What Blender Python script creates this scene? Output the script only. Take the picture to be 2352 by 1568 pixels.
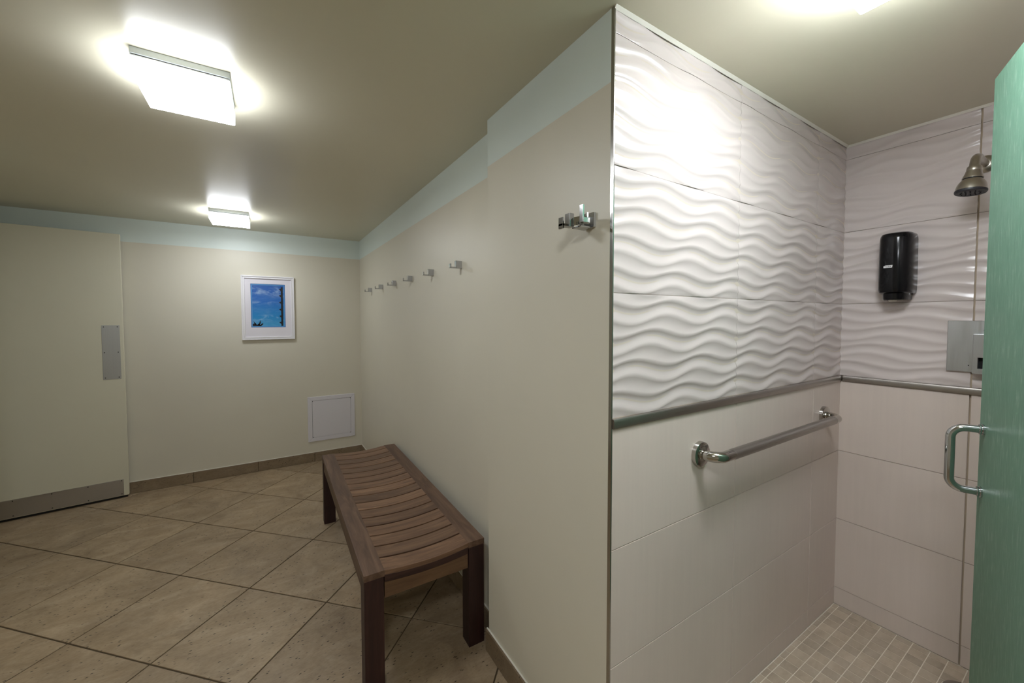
import bpy, bmesh, math, random
from mathutils import Vector, Matrix
random.seed(7)
PI = math.pi
C = bpy.context.scene.collection
for o in list(bpy.data.objects):
    bpy.data.objects.remove(o)

# ------------------------------------------------------------------ camera
CAMH = 1.372
th, pitch, roll = math.radians(32.1728), 0.0365902, -0.00095148
fwd = Vector((math.sin(th) * math.cos(pitch), math.cos(th) * math.cos(pitch), -math.sin(pitch)))
right = Vector((math.cos(th), -math.sin(th), 0))
up = right.cross(fwd)
r2 = right * math.cos(roll) + up * math.sin(roll)
u2 = up * math.cos(roll) - right * math.sin(roll)
cd = bpy.data.cameras.new('camera')
cam = bpy.data.objects.new('camera', cd)
C.objects.link(cam)
cam.matrix_world = Matrix(((r2.x, u2.x, -fwd.x, 0), (r2.y, u2.y, -fwd.y, 0), (r2.z, u2.z, -fwd.z, CAMH), (0, 0, 0, 1)))
cd.sensor_width = 36
cd.lens = 36 * 896.253 / 2352
cd.shift_y = -18.138 / 2352
cd.clip_start = 0.02
bpy.context.scene.camera = cam

# ------------------------------------------------------------------ world, exposure
LAMP_ROOM, LAMP_FAR, LAMP_SHOWER, LAMP_REAR = 40.0, 37.0, 54.0, 66.0
LAMP_SIDE = 0.56          # the frosted sides of a diffuser glow less than its face
w = bpy.data.worlds.new('world')
bpy.context.scene.world = w
w.use_nodes = True
w.node_tree.nodes['Background'].inputs[0].default_value = (0.75, 0.8, 0.85, 1)
w.node_tree.nodes['Background'].inputs[1].default_value = 0.02
vs = bpy.context.scene.view_settings
bpy.context.scene.display_settings.display_device = 'sRGB'
vs.view_transform = 'Standard'
vs.look = 'None'
vs.gamma = 1
vs.use_curve_mapping = False
vs.exposure = 0.0

# ------------------------------------------------------------------ dimensions (metres)
ZC = 2.1566                      # ceiling
XN, XR = 0.7541, 0.8081          # partition face, recessed hook wall face
YF, YS, XB = 4.1743, 0.7144, 2.2510   # far wall, shower side wall, shower end wall
ZS = 0.0261                      # shower floor
XL, YB = -2.05, -1.75            # unseen left wall, wall behind the camera
ZSTR = 1.9751                    # bottom of pale blue band
J1, J2, J3, RT, RB, J4, J5, J6 = 2.0939, 1.7668, 1.4406, 1.1112, 1.0854, 0.7595, 0.4373, 0.1091
ZRAIL = (RB, RT)

# ------------------------------------------------------------------ node helpers
def mat(name):
    m = bpy.data.materials.new(name)
    m.use_nodes = True
    nt = m.node_tree
    return m, nt, nt.nodes['Principled BSDF']

def N(nt, t, **kw):
    n = nt.nodes.new(t)
    for k, v in kw.items():
        setattr(n, k, v)
    return n

def srgb(r, g, b):
    def f(c):
        c /= 255
        return c / 12.92 if c <= 0.04045 else ((c + 0.055) / 1.055) ** 2.4
    return (f(r), f(g), f(b), 1)

def ramp(nt, stops, fac=None):
    n = N(nt, 'ShaderNodeValToRGB')
    e = n.color_ramp.elements
    while len(e) > 1:
        e.remove(e[-1])
    e[0].position, e[0].color = stops[0]
    for p, c in stops[1:]:
        q = e.new(p)
        q.color = c
    if fac is not None:
        nt.links.new(fac, n.inputs[0])
    return n

def noise(nt, scale, detail=4, rough=0.55, vec=None, dist=0):
    n = N(nt, 'ShaderNodeTexNoise')
    n.inputs['Scale'].default_value = scale
    n.inputs['Detail'].default_value = detail
    n.inputs['Roughness'].default_value = rough
    n.inputs['Distortion'].default_value = dist
    if vec is not None:
        nt.links.new(vec, n.inputs['Vector'])
    return n

def objvec(nt, scale=(1, 1, 1), rot=(0, 0, 0), rnd=0):
    tc = N(nt, 'ShaderNodeTexCoord')
    mp = N(nt, 'ShaderNodeMapping')
    mp.inputs['Rotation'].default_value = rot
    mp.inputs['Scale'].default_value = scale
    if rnd:
        oi = N(nt, 'ShaderNodeObjectInfo')
        mu = N(nt, 'ShaderNodeMath', operation='MULTIPLY')
        nt.links.new(oi.outputs['Random'], mu.inputs[0])
        mu.inputs[1].default_value = rnd
        ad = N(nt, 'ShaderNodeVectorMath', operation='ADD')
        nt.links.new(tc.outputs['Object'], ad.inputs[0])
        nt.links.new(mu.outputs[0], ad.inputs[1])
        nt.links.new(ad.outputs[0], mp.inputs['Vector'])
    else:
        nt.links.new(tc.outputs['Object'], mp.inputs['Vector'])
    return mp.outputs[0]

def mix(nt, a, b, fac, blend='MIX'):
    n = N(nt, 'ShaderNodeMix', data_type='RGBA', blend_type=blend)
    for s, v in ((n.inputs[6], a), (n.inputs[7], b), (n.inputs[0], fac)):
        if hasattr(v, 'links'):
            nt.links.new(v, s)
        else:
            s.default_value = v
    return n.outputs[2]

def bump(nt, bsdf, height, strength=0.2, dist=0.002):
    b = N(nt, 'ShaderNodeBump')
    b.inputs['Strength'].default_value = strength
    b.inputs['Distance'].default_value = dist
    nt.links.new(height, b.inputs['Height'])
    nt.links.new(b.outputs[0], bsdf.inputs['Normal'])
    return b

def paint(name, col, rough=0.5, var=0.05, bs=0.08, spec=0.5):
    m, nt, b = mat(name)
    v = objvec(nt)
    n1 = noise(nt, 1.3, 3, 0.5, v)
    dark = tuple(c * (1 - var) for c in col[:3]) + (1,)
    lite = tuple(min(1, c * (1 + var)) for c in col[:3]) + (1,)
    r = ramp(nt, [(0.35, dark), (0.65, lite)], n1.outputs[0])
    nt.links.new(r.outputs[0], b.inputs['Base Color'])
    b.inputs['Roughness'].default_value = rough
    b.inputs['Specular IOR Level'].default_value = spec
    n2 = noise(nt, 90, 3, 0.6, v)
    bump(nt, b, n2.outputs[0], bs, 0.0015)
    return m

M = {}
M['wall'] = paint('cream_wall_paint', srgb(218, 213, 196), 0.42, 0.025, 0.08)
M['band'] = paint('pale_blue_wall_paint', srgb(220, 231, 225), 0.42, 0.02, 0.10)
M['ceiling'] = paint('ceiling_paint', srgb(219, 214, 192), 0.34, 0.02, 0.12, 0.55)
M['door'] = paint('door_paint', srgb(217, 213, 191), 0.42, 0.02, 0.03)
M['white'] = paint('white_plastic', srgb(222, 219, 224), 0.45, 0.01, 0.02)
M['frame_white'] = paint('white_frame_lacquer', srgb(236, 234, 236), 0.35, 0.01, 0.0)
M['mat_board'] = paint('white_mat_board', srgb(226, 222, 228), 0.8, 0.01, 0.02)
M['caulk'] = paint('white_caulk', srgb(230, 226, 214), 0.45, 0.01, 0.02)
M['fix'] = paint('lamp_housing', srgb(205, 212, 214), 0.3, 0.01, 0.0)
M['rubber_and_shade'] = paint('black_rubber_and_shade', srgb(14, 14, 14), 0.6, 0.02, 0.0)  # seal rubber, and the black painted in as shade below the door

def metal(name, col, rough, brushed=None, amount=0.25):
    m, nt, b = mat(name)
    b.inputs['Metallic'].default_value = 1
    b.inputs['Base Color'].default_value = col
    b.inputs['Roughness'].default_value = rough
    if brushed:
        v = objvec(nt, brushed)
        n = noise(nt, 1, 3, 0.6, v)
        r = ramp(nt, [(0.3, (rough * (1 - amount),) * 3 + (1,)), (0.7, (rough * (1 + amount),) * 3 + (1,))], n.outputs[0])
        nt.links.new(r.outputs[0], b.inputs['Roughness'])
        bump(nt, b, n.outputs[0], 0.06, 0.0005)
    return m
M['chrome'] = metal('polished_chrome', (0.55, 0.56, 0.57, 1), 0.06)
M['hook'] = metal('hook_chrome', (0.42, 0.42, 0.42, 1), 0.12)
M['rail'] = metal('satin_tile_trim', (0.40, 0.375, 0.35, 1), 0.36, (3, 3, 400))
M['edge'] = metal('polished_edge_trim', (0.42, 0.41, 0.39, 1), 0.18)
M['bar'] = metal('brushed_grab_bar', (0.38, 0.355, 0.33, 1), 0.36, (4, 300, 300))
M['flange'] = metal('polished_steel', (0.48, 0.46, 0.43, 1), 0.1)
M['plate'] = metal('brushed_steel_plate', (0.50, 0.51, 0.51, 1), 0.42, (300, 300, 4))
M['kick'] = metal('brushed_kick_plate', (0.50, 0.48, 0.45, 1), 0.42, (4, 4, 300))
M['nickel'] = metal('brushed_nickel', (0.50, 0.47, 0.41, 1), 0.28)
M['screw'] = metal('dark_screw', (0.05, 0.05, 0.05, 1), 0.5)

def emit(name, col, s):
    m, nt, b = mat(name)
    b.inputs['Base Color'].default_value = (0.9, 0.9, 0.9, 1)
    b.inputs['Emission Color'].default_value = col
    b.inputs['Emission Strength'].default_value = s
    b.inputs['Roughness'].default_value = 0.3
    return m
LC = (0.90, 0.94, 1.0, 1)
M['lamp'] = (emit('lit_white_diffuser', LC, LAMP_ROOM), emit('lit_white_diffuser_side', LC, LAMP_ROOM * LAMP_SIDE))
M['lamp_far'] = (emit('lit_white_diffuser_far', LC, LAMP_FAR), emit('lit_white_diffuser_far_side', LC, LAMP_FAR * LAMP_SIDE))
M['lamp_shower'] = (emit('lit_white_diffuser_shower', LC, LAMP_SHOWER), emit('lit_white_diffuser_shower_side', LC, LAMP_SHOWER * 0.80))
M['lamp_rear'] = (emit('lit_white_diffuser_rear', LC, LAMP_REAR), emit('lit_white_diffuser_rear_side', LC, LAMP_REAR * LAMP_SIDE))

# glossy black plastic
m, nt, b = mat('glossy_black_plastic')
b.inputs['Base Color'].default_value = (0.006, 0.006, 0.007, 1)
b.inputs['Roughness'].default_value = 0.14
b.inputs['Specular IOR Level'].default_value = 0.3
M['black'] = m
m, nt, b = mat('black_spray_face')
b.inputs['Base Color'].default_value = (0.02, 0.02, 0.025, 1)
b.inputs['Roughness'].default_value = 0.4
M['face'] = m
m, nt, b = mat('black_opening')
b.inputs['Base Color'].default_value = (0.004, 0.004, 0.004, 1)
b.inputs['Roughness'].default_value = 0.8
M['hole'] = m

# shower wall tiles, faint vertical linen streaks
def tile_mat(name, c1, c2, rough, linen):
    m, nt, b = mat(name)
    v = objvec(nt, (60, 60, 3), rnd=11)
    n = noise(nt, 1, 4, 0.6, v)
    v2 = objvec(nt, (1, 1, 1), rnd=5)
    n2 = noise(nt, 2.5, 3, 0.5, v2)
    r = ramp(nt, [(0.3, c1), (0.7, c2)], n2.outputs[0])
    lin = ramp(nt, [(0.35, (1 - linen,) * 3 + (1,)), (0.65, (1, 1, 1, 1))], n.outputs[0])
    col = mix(nt, r.outputs[0], lin.outputs[0], 1.0, 'MULTIPLY')
    nt.links.new(col, b.inputs['Base Color'])
    b.inputs['Roughness'].default_value = rough
    return m
M['wave'] = tile_mat('white_wave_tile', srgb(209, 199, 195), srgb(214, 204, 200), 0.22, 0.0)
M['plain'] = tile_mat('plain_linen_tile', srgb(219, 206, 196), srgb(225, 212, 202), 0.34, 0.03)
M['grout_w'] = paint('wall_grout', srgb(186, 170, 148), 0.8, 0.1, 0.1)
M['grout_m'] = paint('mosaic_grout', srgb(236, 228, 212), 0.85, 0.06, 0.2)
M['grout_f'] = paint('floor_grout', srgb(82, 68, 48), 0.9, 0.12, 0.3)

# mosaic stone
m, nt, b = mat('mosaic_stone')
oi = N(nt, 'ShaderNodeObjectInfo')
v = objvec(nt, (8, 20, 8), (0, 0, 0.3), rnd=23)
n = noise(nt, 1.2, 5, 0.6, v)
r = ramp(nt, [(0.25, srgb(172, 157, 138)), (0.5, srgb(190, 175, 155)), (0.75, srgb(203, 189, 170))], n.outputs[0])
rr = ramp(nt, [(0, (0.88, 0.88, 0.88, 1)), (1, (1.05, 1.04, 1.02, 1))], oi.outputs['Random'])
nt.links.new(mix(nt, r.outputs[0], rr.outputs[0], 1.0, 'MULTIPLY'), b.inputs['Base Color'])
b.inputs['Roughness'].default_value = 0.45
bump(nt, b, n.outputs[0], 0.15, 0.001)
M['mosaic'] = m

# travertine floor tile: diagonal veins, small dark pits
def travertine(name, tone=1.0, rot=PI / 4):
    m, nt, b = mat(name)
    oi = N(nt, 'ShaderNodeObjectInfo')
    v = objvec(nt, (2.4, 5.5, 5.5), (0, 0, -rot), rnd=37)
    n = noise(nt, 1.5, 10, 0.66, v, 1.5)
    def c(r_, g_, b_):
        q = srgb(r_, g_, b_)
        return (q[0] * tone, q[1] * tone, q[2] * tone, 1)
    r = ramp(nt, [(0.22, c(150, 128, 101)), (0.42, c(166, 145, 117)), (0.58, c(177, 157, 130)), (0.8, c(190, 172, 147))], n.outputs[0])
    v3 = objvec(nt, (1, 1, 1), rnd=91)
    n3 = noise(nt, 3.6, 9, 0.68, v3, 1.1)
    r3 = ramp(nt, [(0.3, (0.70, 0.67, 0.65, 1)), (0.48, (0.95, 0.94, 0.92, 1)), (0.7, (1.10, 1.08, 1.05, 1))], n3.outputs[0])
    col = mix(nt, r.outputs[0], r3.outputs[0], 1.0, 'MULTIPLY')
    rr = ramp(nt, [(0, (0.88, 0.87, 0.86, 1)), (1, (1.06, 1.06, 1.05, 1))], oi.outputs['Random'])
    col = mix(nt, col, rr.outputs[0], 1.0, 'MULTIPLY')
    # fine speckle
    v5 = objvec(nt, (60, 150, 150), (0, 0, -rot), rnd=3)
    n5 = noise(nt, 1, 3, 0.6, v5)
    r5 = ramp(nt, [(0.35, (0.82, 0.80, 0.78, 1)), (0.55, (1.0, 1.0, 1.0, 1))], n5.outputs[0])
    col = mix(nt, col, r5.outputs[0], 0.7, 'MULTIPLY')
    # pits
    v4 = objvec(nt, (24, 62, 62), (0, 0, -rot), rnd=57)
    vo = N(nt, 'ShaderNodeTexVoronoi')
    vo.inputs['Scale'].default_value = 1.35
    nt.links.new(v4, vo.inputs['Vector'])
    pit = ramp(nt, [(0.0, (1, 1, 1, 1)), (0.12, (1, 1, 1, 1)), (0.19, (0, 0, 0, 1))], vo.outputs['Distance'])
    n6 = noise(nt, 9, 3, 0.6, v3)
    msk = ramp(nt, [(0.42, (0, 0, 0, 1)), (0.52, (1, 1, 1, 1))], n6.outputs[0])
    pm = mix(nt, pit.outputs[0], msk.outputs[0], 1.0, 'MULTIPLY')
    col = mix(nt, col, c(50, 36, 22), pm)
    nt.links.new(col, b.inputs['Base Color'])
    b.inputs['Roughness'].default_value = 0.48
    inv = N(nt, 'ShaderNodeInvert')
    nt.links.new(pm, inv.inputs['Color'])
    hb = mix(nt, inv.outputs[0], n.outputs[0], 0.35)
    bump(nt, b, hb, 0.35, 0.0015)
    return m
M['floor'] = travertine('travertine_floor_tile', 0.93)
M['base'] = travertine('travertine_base_tile', 0.66, 0.5)

# bench wood
def wood(name, cols, axis, var=(0.7, 1.12)):
    m, nt, b = mat(name)
    oi = N(nt, 'ShaderNodeObjectInfo')
    sc = {'x': (2.0, 26, 26), 'y': (26, 2.0, 26), 'z': (26, 26, 2.0)}[axis]
    v = objvec(nt, sc, rnd=31)
    n = noise(nt, 1.0, 6, 0.65, v, 1.6)
    r = ramp(nt, [(0.25, cols[0]), (0.5, cols[1]), (0.75, cols[2])], n.outputs[0])
    rr = ramp(nt, [(0, (var[0],) * 3 + (1,)), (1, (var[1], var[1], var[1] * 0.98, 1))], oi.outputs['Random'])
    col = mix(nt, r.outputs[0], rr.outputs[0], 1.0, 'MULTIPLY')
    v2 = objvec(nt, tuple(s * 0.22 for s in sc), rnd=13)
    n2 = noise(nt, 1.0, 3, 0.5, v2, 0.8)
    r2 = ramp(nt, [(0.32, (0.62, 0.58, 0.58, 1)), (0.5, (1, 1, 1, 1))], n2.outputs[0])
    col = mix(nt, col, r2.outputs[0], 0.6, 'MULTIPLY')
    nt.links.new(col, b.inputs['Base Color'])
    b.inputs['Roughness'].default_value = 0.5
    bump(nt, b, n.outputs[0], 0.25, 0.001)
    return m
grey = [srgb(70, 50, 39), srgb(100, 75, 59), srgb(128, 100, 81)]
M['wood_x'] = wood('weathered_teak_slat', [srgb(84, 60, 46), srgb(122, 92, 71), srgb(150, 118, 92)], 'x')
M['wood_y'] = wood('weathered_teak_rail', grey, 'y')
M['wood_leg'] = wood('dark_red_teak_leg', [srgb(36, 17, 15), srgb(50, 25, 22), srgb(66, 38, 33)], 'z')
M['wood_dark'] = wood('dark_red_teak_edge', [srgb(46, 24, 20), srgb(64, 38, 32), srgb(82, 52, 44)], 'x')
M['wood_apron'] = wood('golden_teak_apron', [srgb(92, 64, 44), srgb(128, 96, 68), srgb(150, 116, 84)], 'x')

# frosted green glass with fine vertical streaks
m, nt, b = mat('frosted_green_glass')
v = objvec(nt, (130, 130, 18))
n = noise(nt, 1, 5, 0.7, v)
v2 = objvec(nt, (1, 1, 1))
n2 = noise(nt, 2.2, 3, 0.5, v2)
r = ramp(nt, [(0.3, srgb(112, 158, 134)), (0.55, srgb(130, 174, 150)), (0.75, srgb(186, 214, 194))], n.outputs[0])
r2_ = ramp(nt, [(0.3, (0.9, 0.94, 0.92, 1)), (0.7, (1, 1, 1, 1))], n2.outputs[0])
nt.links.new(mix(nt, r.outputs[0], r2_.outputs[0], 1, 'MULTIPLY'), b.inputs['Base Color'])
b.inputs['Roughness'].default_value = 0.42
b.inputs['Transmission Weight'].default_value = 0.35
b.inputs['IOR'].default_value = 1.45
bump(nt, b, n.outputs[0], 0.5, 0.002)
M['glass'] = m
m, nt, b = mat('polished_glass_edge')
b.inputs['Base Color'].default_value = srgb(190, 232, 222)
b.inputs['Roughness'].default_value = 0.3
b.inputs['Transmission Weight'].default_value = 0.3
M['glass_edge'] = m

# framed print: blue sky and thin cloud
m, nt, b = mat('printed_sky')
v = objvec(nt)
sp = N(nt, 'ShaderNodeSeparateXYZ')
nt.links.new(v, sp.inputs[0])
mr = N(nt, 'ShaderNodeMapRange')
mr.inputs['From Min'].default_value = -0.19
mr.inputs['From Max'].default_value = 0.19
nt.links.new(sp.outputs['Z'], mr.inputs['Value'])
r = ramp(nt, [(0, srgb(70, 160, 205)), (0.3, srgb(24, 132, 196)), (0.65, srgb(8, 100, 182)), (1, srgb(6, 84, 166))], mr.outputs[0])
v2 = objvec(nt, (9, 1, 26), (0, 0.16, 0))
n = noise(nt, 1, 5, 0.6, v2, 0.5)
cm = ramp(nt, [(0.45, (0, 0, 0, 1)), (0.72, (1, 1, 1, 1))], n.outputs[0])
zb = ramp(nt, [(0, (0, 0, 0, 1)), (0.18, (0.2, 0.2, 0.2, 1)), (0.27, (1, 1, 1, 1)), (0.35, (0.1, 0.1, 0.1, 1)), (0.56, (0.1, 0.1, 0.1, 1)), (0.62, (0.5, 0.5, 0.5, 1)), (0.68, (0.05, 0.05, 0.05, 1)), (0.78, (0.2, 0.2, 0.2, 1)), (0.88, (0.9, 0.9, 0.9, 1)), (1, (0.3, 0.3, 0.3, 1))], mr.outputs[0])
f = mix(nt, cm.outputs[0], zb.outputs[0], 1, 'MULTIPLY')
nt.links.new(mix(nt, r.outputs[0], srgb(190, 215, 235), f), b.inputs['Base Color'])
b.inputs['Roughness'].default_value = 0.3
M['sky_print'] = m
M['blue_mat'] = paint('blue_inner_mat', srgb(86, 150, 205), 0.6, 0.02, 0.0)
M['blue_dark'] = paint('dark_blue_inner_mat', srgb(40, 92, 160), 0.6, 0.02, 0.0)
M['print_black'] = paint('printed_black', srgb(8, 10, 16), 0.4, 0.02, 0.0)

# ------------------------------------------------------------------ mesh helpers
class MB:
    def __init__(s):
        s.bm = bmesh.new()

    def _add(s, b2, mi=0):
        me = bpy.data.meshes.new('tmp')
        for f in b2.faces:
            f.material_index = mi
        b2.to_mesh(me)
        b2.free()
        s.bm.from_mesh(me)
        bpy.data.meshes.remove(me)

    def box(s, x0, x1, y0, y1, z0, z1, bev=0.0, seg=1, mi=0, mtx=None):
        b = bmesh.new()
        bmesh.ops.create_cube(b, size=1)
        for v in b.verts:
            v.co = Vector(((x0 + x1) / 2 + v.co.x * (x1 - x0), (y0 + y1) / 2 + v.co.y * (y1 - y0), (z0 + z1) / 2 + v.co.z * (z1 - z0)))
        if bev:
            bmesh.ops.bevel(b, geom=list(b.edges), offset=bev, segments=seg, affect='EDGES', profile=0.6)
        if mtx is not None:
            b.transform(mtx)
        s._add(b, mi)
        return s

    def prism(s, pts, d0, d1, axis='z', bev=0.0, seg=1, mi=0, mtx=None, top_only=False):
        """pts 2D polygon extruded between d0 and d1. axis z:(x,y) y:(x,z) x:(y,z)"""
        b = bmesh.new()
        def P(p, d):
            return {'z': (p[0], p[1], d), 'y': (p[0], d, p[1]), 'x': (d, p[0], p[1])}[axis]
        lo = [b.verts.new(P(p, d0)) for p in pts]
        hi = [b.verts.new(P(p, d1)) for p in pts]
        n = len(pts)
        b.faces.new(lo)
        tf = b.faces.new(hi)
        for i in range(n):
            b.faces.new((lo[i], lo[(i + 1) % n], hi[(i + 1) % n], hi[i]))
        bmesh.ops.recalc_face_normals(b, faces=b.faces)
        if bev:
            ed = list(tf.edges) if top_only else list(b.edges)
            bmesh.ops.bevel(b, geom=ed, offset=bev, segments=seg, affect='EDGES', profile=0.6)
        if mtx is not None:
            b.transform(mtx)
        s._add(b, mi)
        return s

    def lathe(s, prof, seg=32, mtx=None, mi=0):
        """prof [(r,z)] around z"""
        b = bmesh.new()
        rings = []
        for r, z in prof:
            if r < 1e-6:
                rings.append([b.verts.new((0, 0, z))])
            else:
                rings.append([b.verts.new((r * math.cos(2 * PI * i / seg), r * math.sin(2 * PI * i / seg), z)) for i in range(seg)])
        for a, c in zip(rings, rings[1:]):
            if len(a) == 1 and len(c) == 1:
                continue
            for i in range(seg):
                j = (i + 1) % seg
                if len(a) == 1:
                    b.faces.new((a[0], c[i], c[j]))
                elif len(c) == 1:
                    b.faces.new((a[i], a[j], c[0]))
                else:
                    b.faces.new((a[i], a[j], c[j], c[i]))
        for rg, flip in ((rings[0], 1), (rings[-1], 0)):
            if len(rg) > 2:
                b.faces.new(rg)
        bmesh.ops.recalc_face_normals(b, faces=b.faces)
        if mtx is not None:
            b.transform(mtx)
        s._add(b, mi)
        return s

    def tube(s, pts, rad, seg=20, mi=0, caps=True):
        pts = [Vector(p) for p in pts]
        b = bmesh.new()
        rings = []
        t0 = (pts[1] - pts[0]).normalized()
        ref = Vector((0, 0, 1)) if abs(t0.z) < 0.9 else Vector((1, 0, 0))
        nrm = t0.cross(ref).normalized()
        for i, p in enumerate(pts):
            if i == 0:
                t = (pts[1] - pts[0]).normalized()
            elif i == len(pts) - 1:
                t = (pts[-1] - pts[-2]).normalized()
            else:
                t = ((pts[i + 1] - p).normalized() + (p - pts[i - 1]).normalized()).normalized()
            nrm = (nrm - t * nrm.dot(t)).normalized()
            bi = t.cross(nrm)
            r = rad[i] if isinstance(rad, (list, tuple)) else rad
            rings.append([b.verts.new(p + nrm * (r * math.cos(2 * PI * k / seg)) + bi * (r * math.sin(2 * PI * k / seg))) for k in range(seg)])
        for a, c in zip(rings, rings[1:]):
            for k in range(seg):
                j = (k + 1) % seg
                b.faces.new((a[k], a[j], c[j], c[k]))
        if caps:
            b.faces.new(rings[0])
            b.faces.new(rings[-1])
        bmesh.ops.recalc_face_normals(b, faces=b.faces)
        s._add(b, mi)
        return s

    def build(s, name, mats, parent=None, smooth=False, loc=(0, 0, 0)):
        me = bpy.data.meshes.new(name)
        s.bm.to_mesh(me)
        s.bm.free()
        if not isinstance(mats, (list, tuple)):
            mats = [mats]
        for m_ in mats:
            me.materials.append(m_)
        if smooth:
            me.polygons.foreach_set('use_smooth', [True] * len(me.polygons))
            try:
                me.set_sharp_from_angle(angle=math.radians(38))
            except Exception:
                pass
        o = bpy.data.objects.new(name, me)
        C.objects.link(o)
        o.location = loc
        if parent:
            o.parent = parent
        return o

def arc(cx, cy, r, a0, a1, n):
    return [(cx + r * math.cos(a0 + (a1 - a0) * i / n), cy + r * math.sin(a0 + (a1 - a0) * i / n)) for i in range(n + 1)]

def rrect(x0, x1, y0, y1, r, n=5):
    return arc(x1 - r, y1 - r, r, 0, PI / 2, n) + arc(x0 + r, y1 - r, r, PI / 2, PI, n) + arc(x0 + r, y0 + r, r, PI, 1.5 * PI, n) + arc(x1 - r, y0 + r, r, 1.5 * PI, 2 * PI, n)

def thing(name, label, cat, loc=(0, 0, 0), rotz=0, group=None):
    o = bpy.data.objects.new(name, None)
    C.objects.link(o)
    o.location = loc
    o.rotation_euler = (0, 0, rotz)
    o.empty_display_size = 0.05
    o['label'] = label
    o['category'] = cat
    if group:
        o['group'] = group
    return o

def struct(o):
    o['kind'] = 'structure'
    return o

def dup(root, loc, rotz=None, label=None):
    r = root.copy()
    C.objects.link(r)
    r.location = loc
    if rotz is not None:
        r.rotation_euler = (0, 0, rotz)
    if label:
        r['label'] = label
    for ch in list(root.children):
        c = ch.copy()
        C.objects.link(c)
        c.parent = r
        for g in list(ch.children):
            d = g.copy()
            C.objects.link(d)
            d.parent = c
    return r

# ------------------------------------------------------------------ room shell
T = 0.12
def painted_wall(name, x0, x1, y0, y1, split=True):
    mb = MB()
    if split:
        mb.box(x0, x1, y0, y1, -0.02, ZSTR, mi=0)
        mb.box(x0, x1, y0, y1, ZSTR, ZC, mi=1)
    else:
        mb.box(x0, x1, y0, y1, -0.02, ZC, mi=0)
    return struct(mb.build(name, [M['wall'], M['band']]))

XRO = 2.40
painted_wall('wall_back', XL - T, XRO, YF, YF + T)
painted_wall('wall_right', XR, XRO, 1.3796, YF)
wp = painted_wall('wall_partition', XN, XRO, YS + 0.0085, 1.3796)
wsb = struct(MB().box(XB + 0.0085, XRO, -0.42, YS + 0.0085, -0.02, ZC).build('wall_shower_back', M['grout_w']))
wsr = struct(MB().box(XN + 0.12, XB + 0.0085, -0.42, -0.30, -0.02, ZC).build('wall_shower_right', M['wave']))
painted_wall('wall_front_right', XN, XN + 0.12, YB, -0.125)
painted_wall('wall_front', XL - T, XN + 0.12, YB - T, YB)
painted_wall('wall_left', XL - T, XL, YB, YF)
# short return wall whose end the left picture edge just touches
wst = painted_wall('wall_left_return', XL, -1.166, 2.62, 2.940)
struct(MB().box(XL - T, XRO, YB - T, YF + T, ZC, ZC + 0.1).build('ceiling', M['ceiling']))
floor = struct(MB().box(XL - T, XRO, YB - T, YF + T, -0.08, -0.0035).build('floor', M['grout_f']))

# floor tiles laid on the diagonal
SP, JT = 0.4525, 0.0062
U0, V0 = 1.148, 1.743
q2 = math.sqrt(0.5)

def clip(poly, x0, x1, y0, y1):
    for ax, lim, sg in ((0, x0, 1), (0, x1, -1), (1, y0, 1), (1, y1, -1)):
        out = []
        for i in range(len(poly)):
            a, b_ = poly[i], poly[(i + 1) % len(poly)]
            da, db = sg * (a[ax] - lim), sg * (b_[ax] - lim)
            if da >= 0:
                out.append(a)
            if (da >= 0) != (db >= 0):
                t = da / (da - db)
                out.append((a[0] + t * (b_[0] - a[0]), a[1] + t * (b_[1] - a[1])))
        poly = out
        if len(poly) < 3:
            return []
    cl = []
    for p in poly:
        if not cl or (abs(p[0] - cl[-1][0]) + abs(p[1] - cl[-1][1])) > 1e-4:
            cl.append(p)
    if len(cl) > 1 and abs(cl[0][0] - cl[-1][0]) + abs(cl[0][1] - cl[-1][1]) < 1e-4:
        cl.pop()
    return cl if len(cl) >= 3 else []

def area(p):
    return abs(sum(p[i][0] * p[(i + 1) % len(p)][1] - p[(i + 1) % len(p)][0] * p[i][1] for i in range(len(p)))) / 2

for i in range(-9, 10):
    for j in range(-10, 12):
        u0, u1 = U0 + i * SP + JT / 2, U0 + (i + 1) * SP - JT / 2
        v0, v1 = V0 + j * SP + JT / 2, V0 + (j + 1) * SP - JT / 2
        base = [((u - v) * q2, (u + v) * q2) for u, v in ((u0, v0), (u1, v0), (u1, v1), (u0, v1))]
        whole = clip(base, XL, XR - 0.0005, YB, YF)
        if not whole:
            continue
        xs = [p[0] for p in whole]
        ys = [p[1] for p in whole]
        if min(ys) < 1.3796 and max(xs) > XN:
            if max(ys) <= 1.3796:
                whole = clip(whole, XL, XN - 0.0005, YB, YF)
            else:
                # L-cut tile: lower part narrower
                lo = clip(whole, XL, XN - 0.0005, YB, 1.3796)
                hi = clip(whole, XL, XR - 0.0005, 1.3796, YF)
                mb = MB()
                ok = False
                for pc in (lo, hi):
                    if pc and area(pc) > 1e-5:
                        mb.prism(pc, -0.0035, 0.0)
                        ok = True
                if ok:
                    mb.build('tile', M['floor'], floor)
                continue
        if whole and area(whole) > 2e-5:
            MB().prism(whole, -0.0035, 0.0, bev=0.0012, top_only=True).build('tile', M['floor'], floor)

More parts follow.
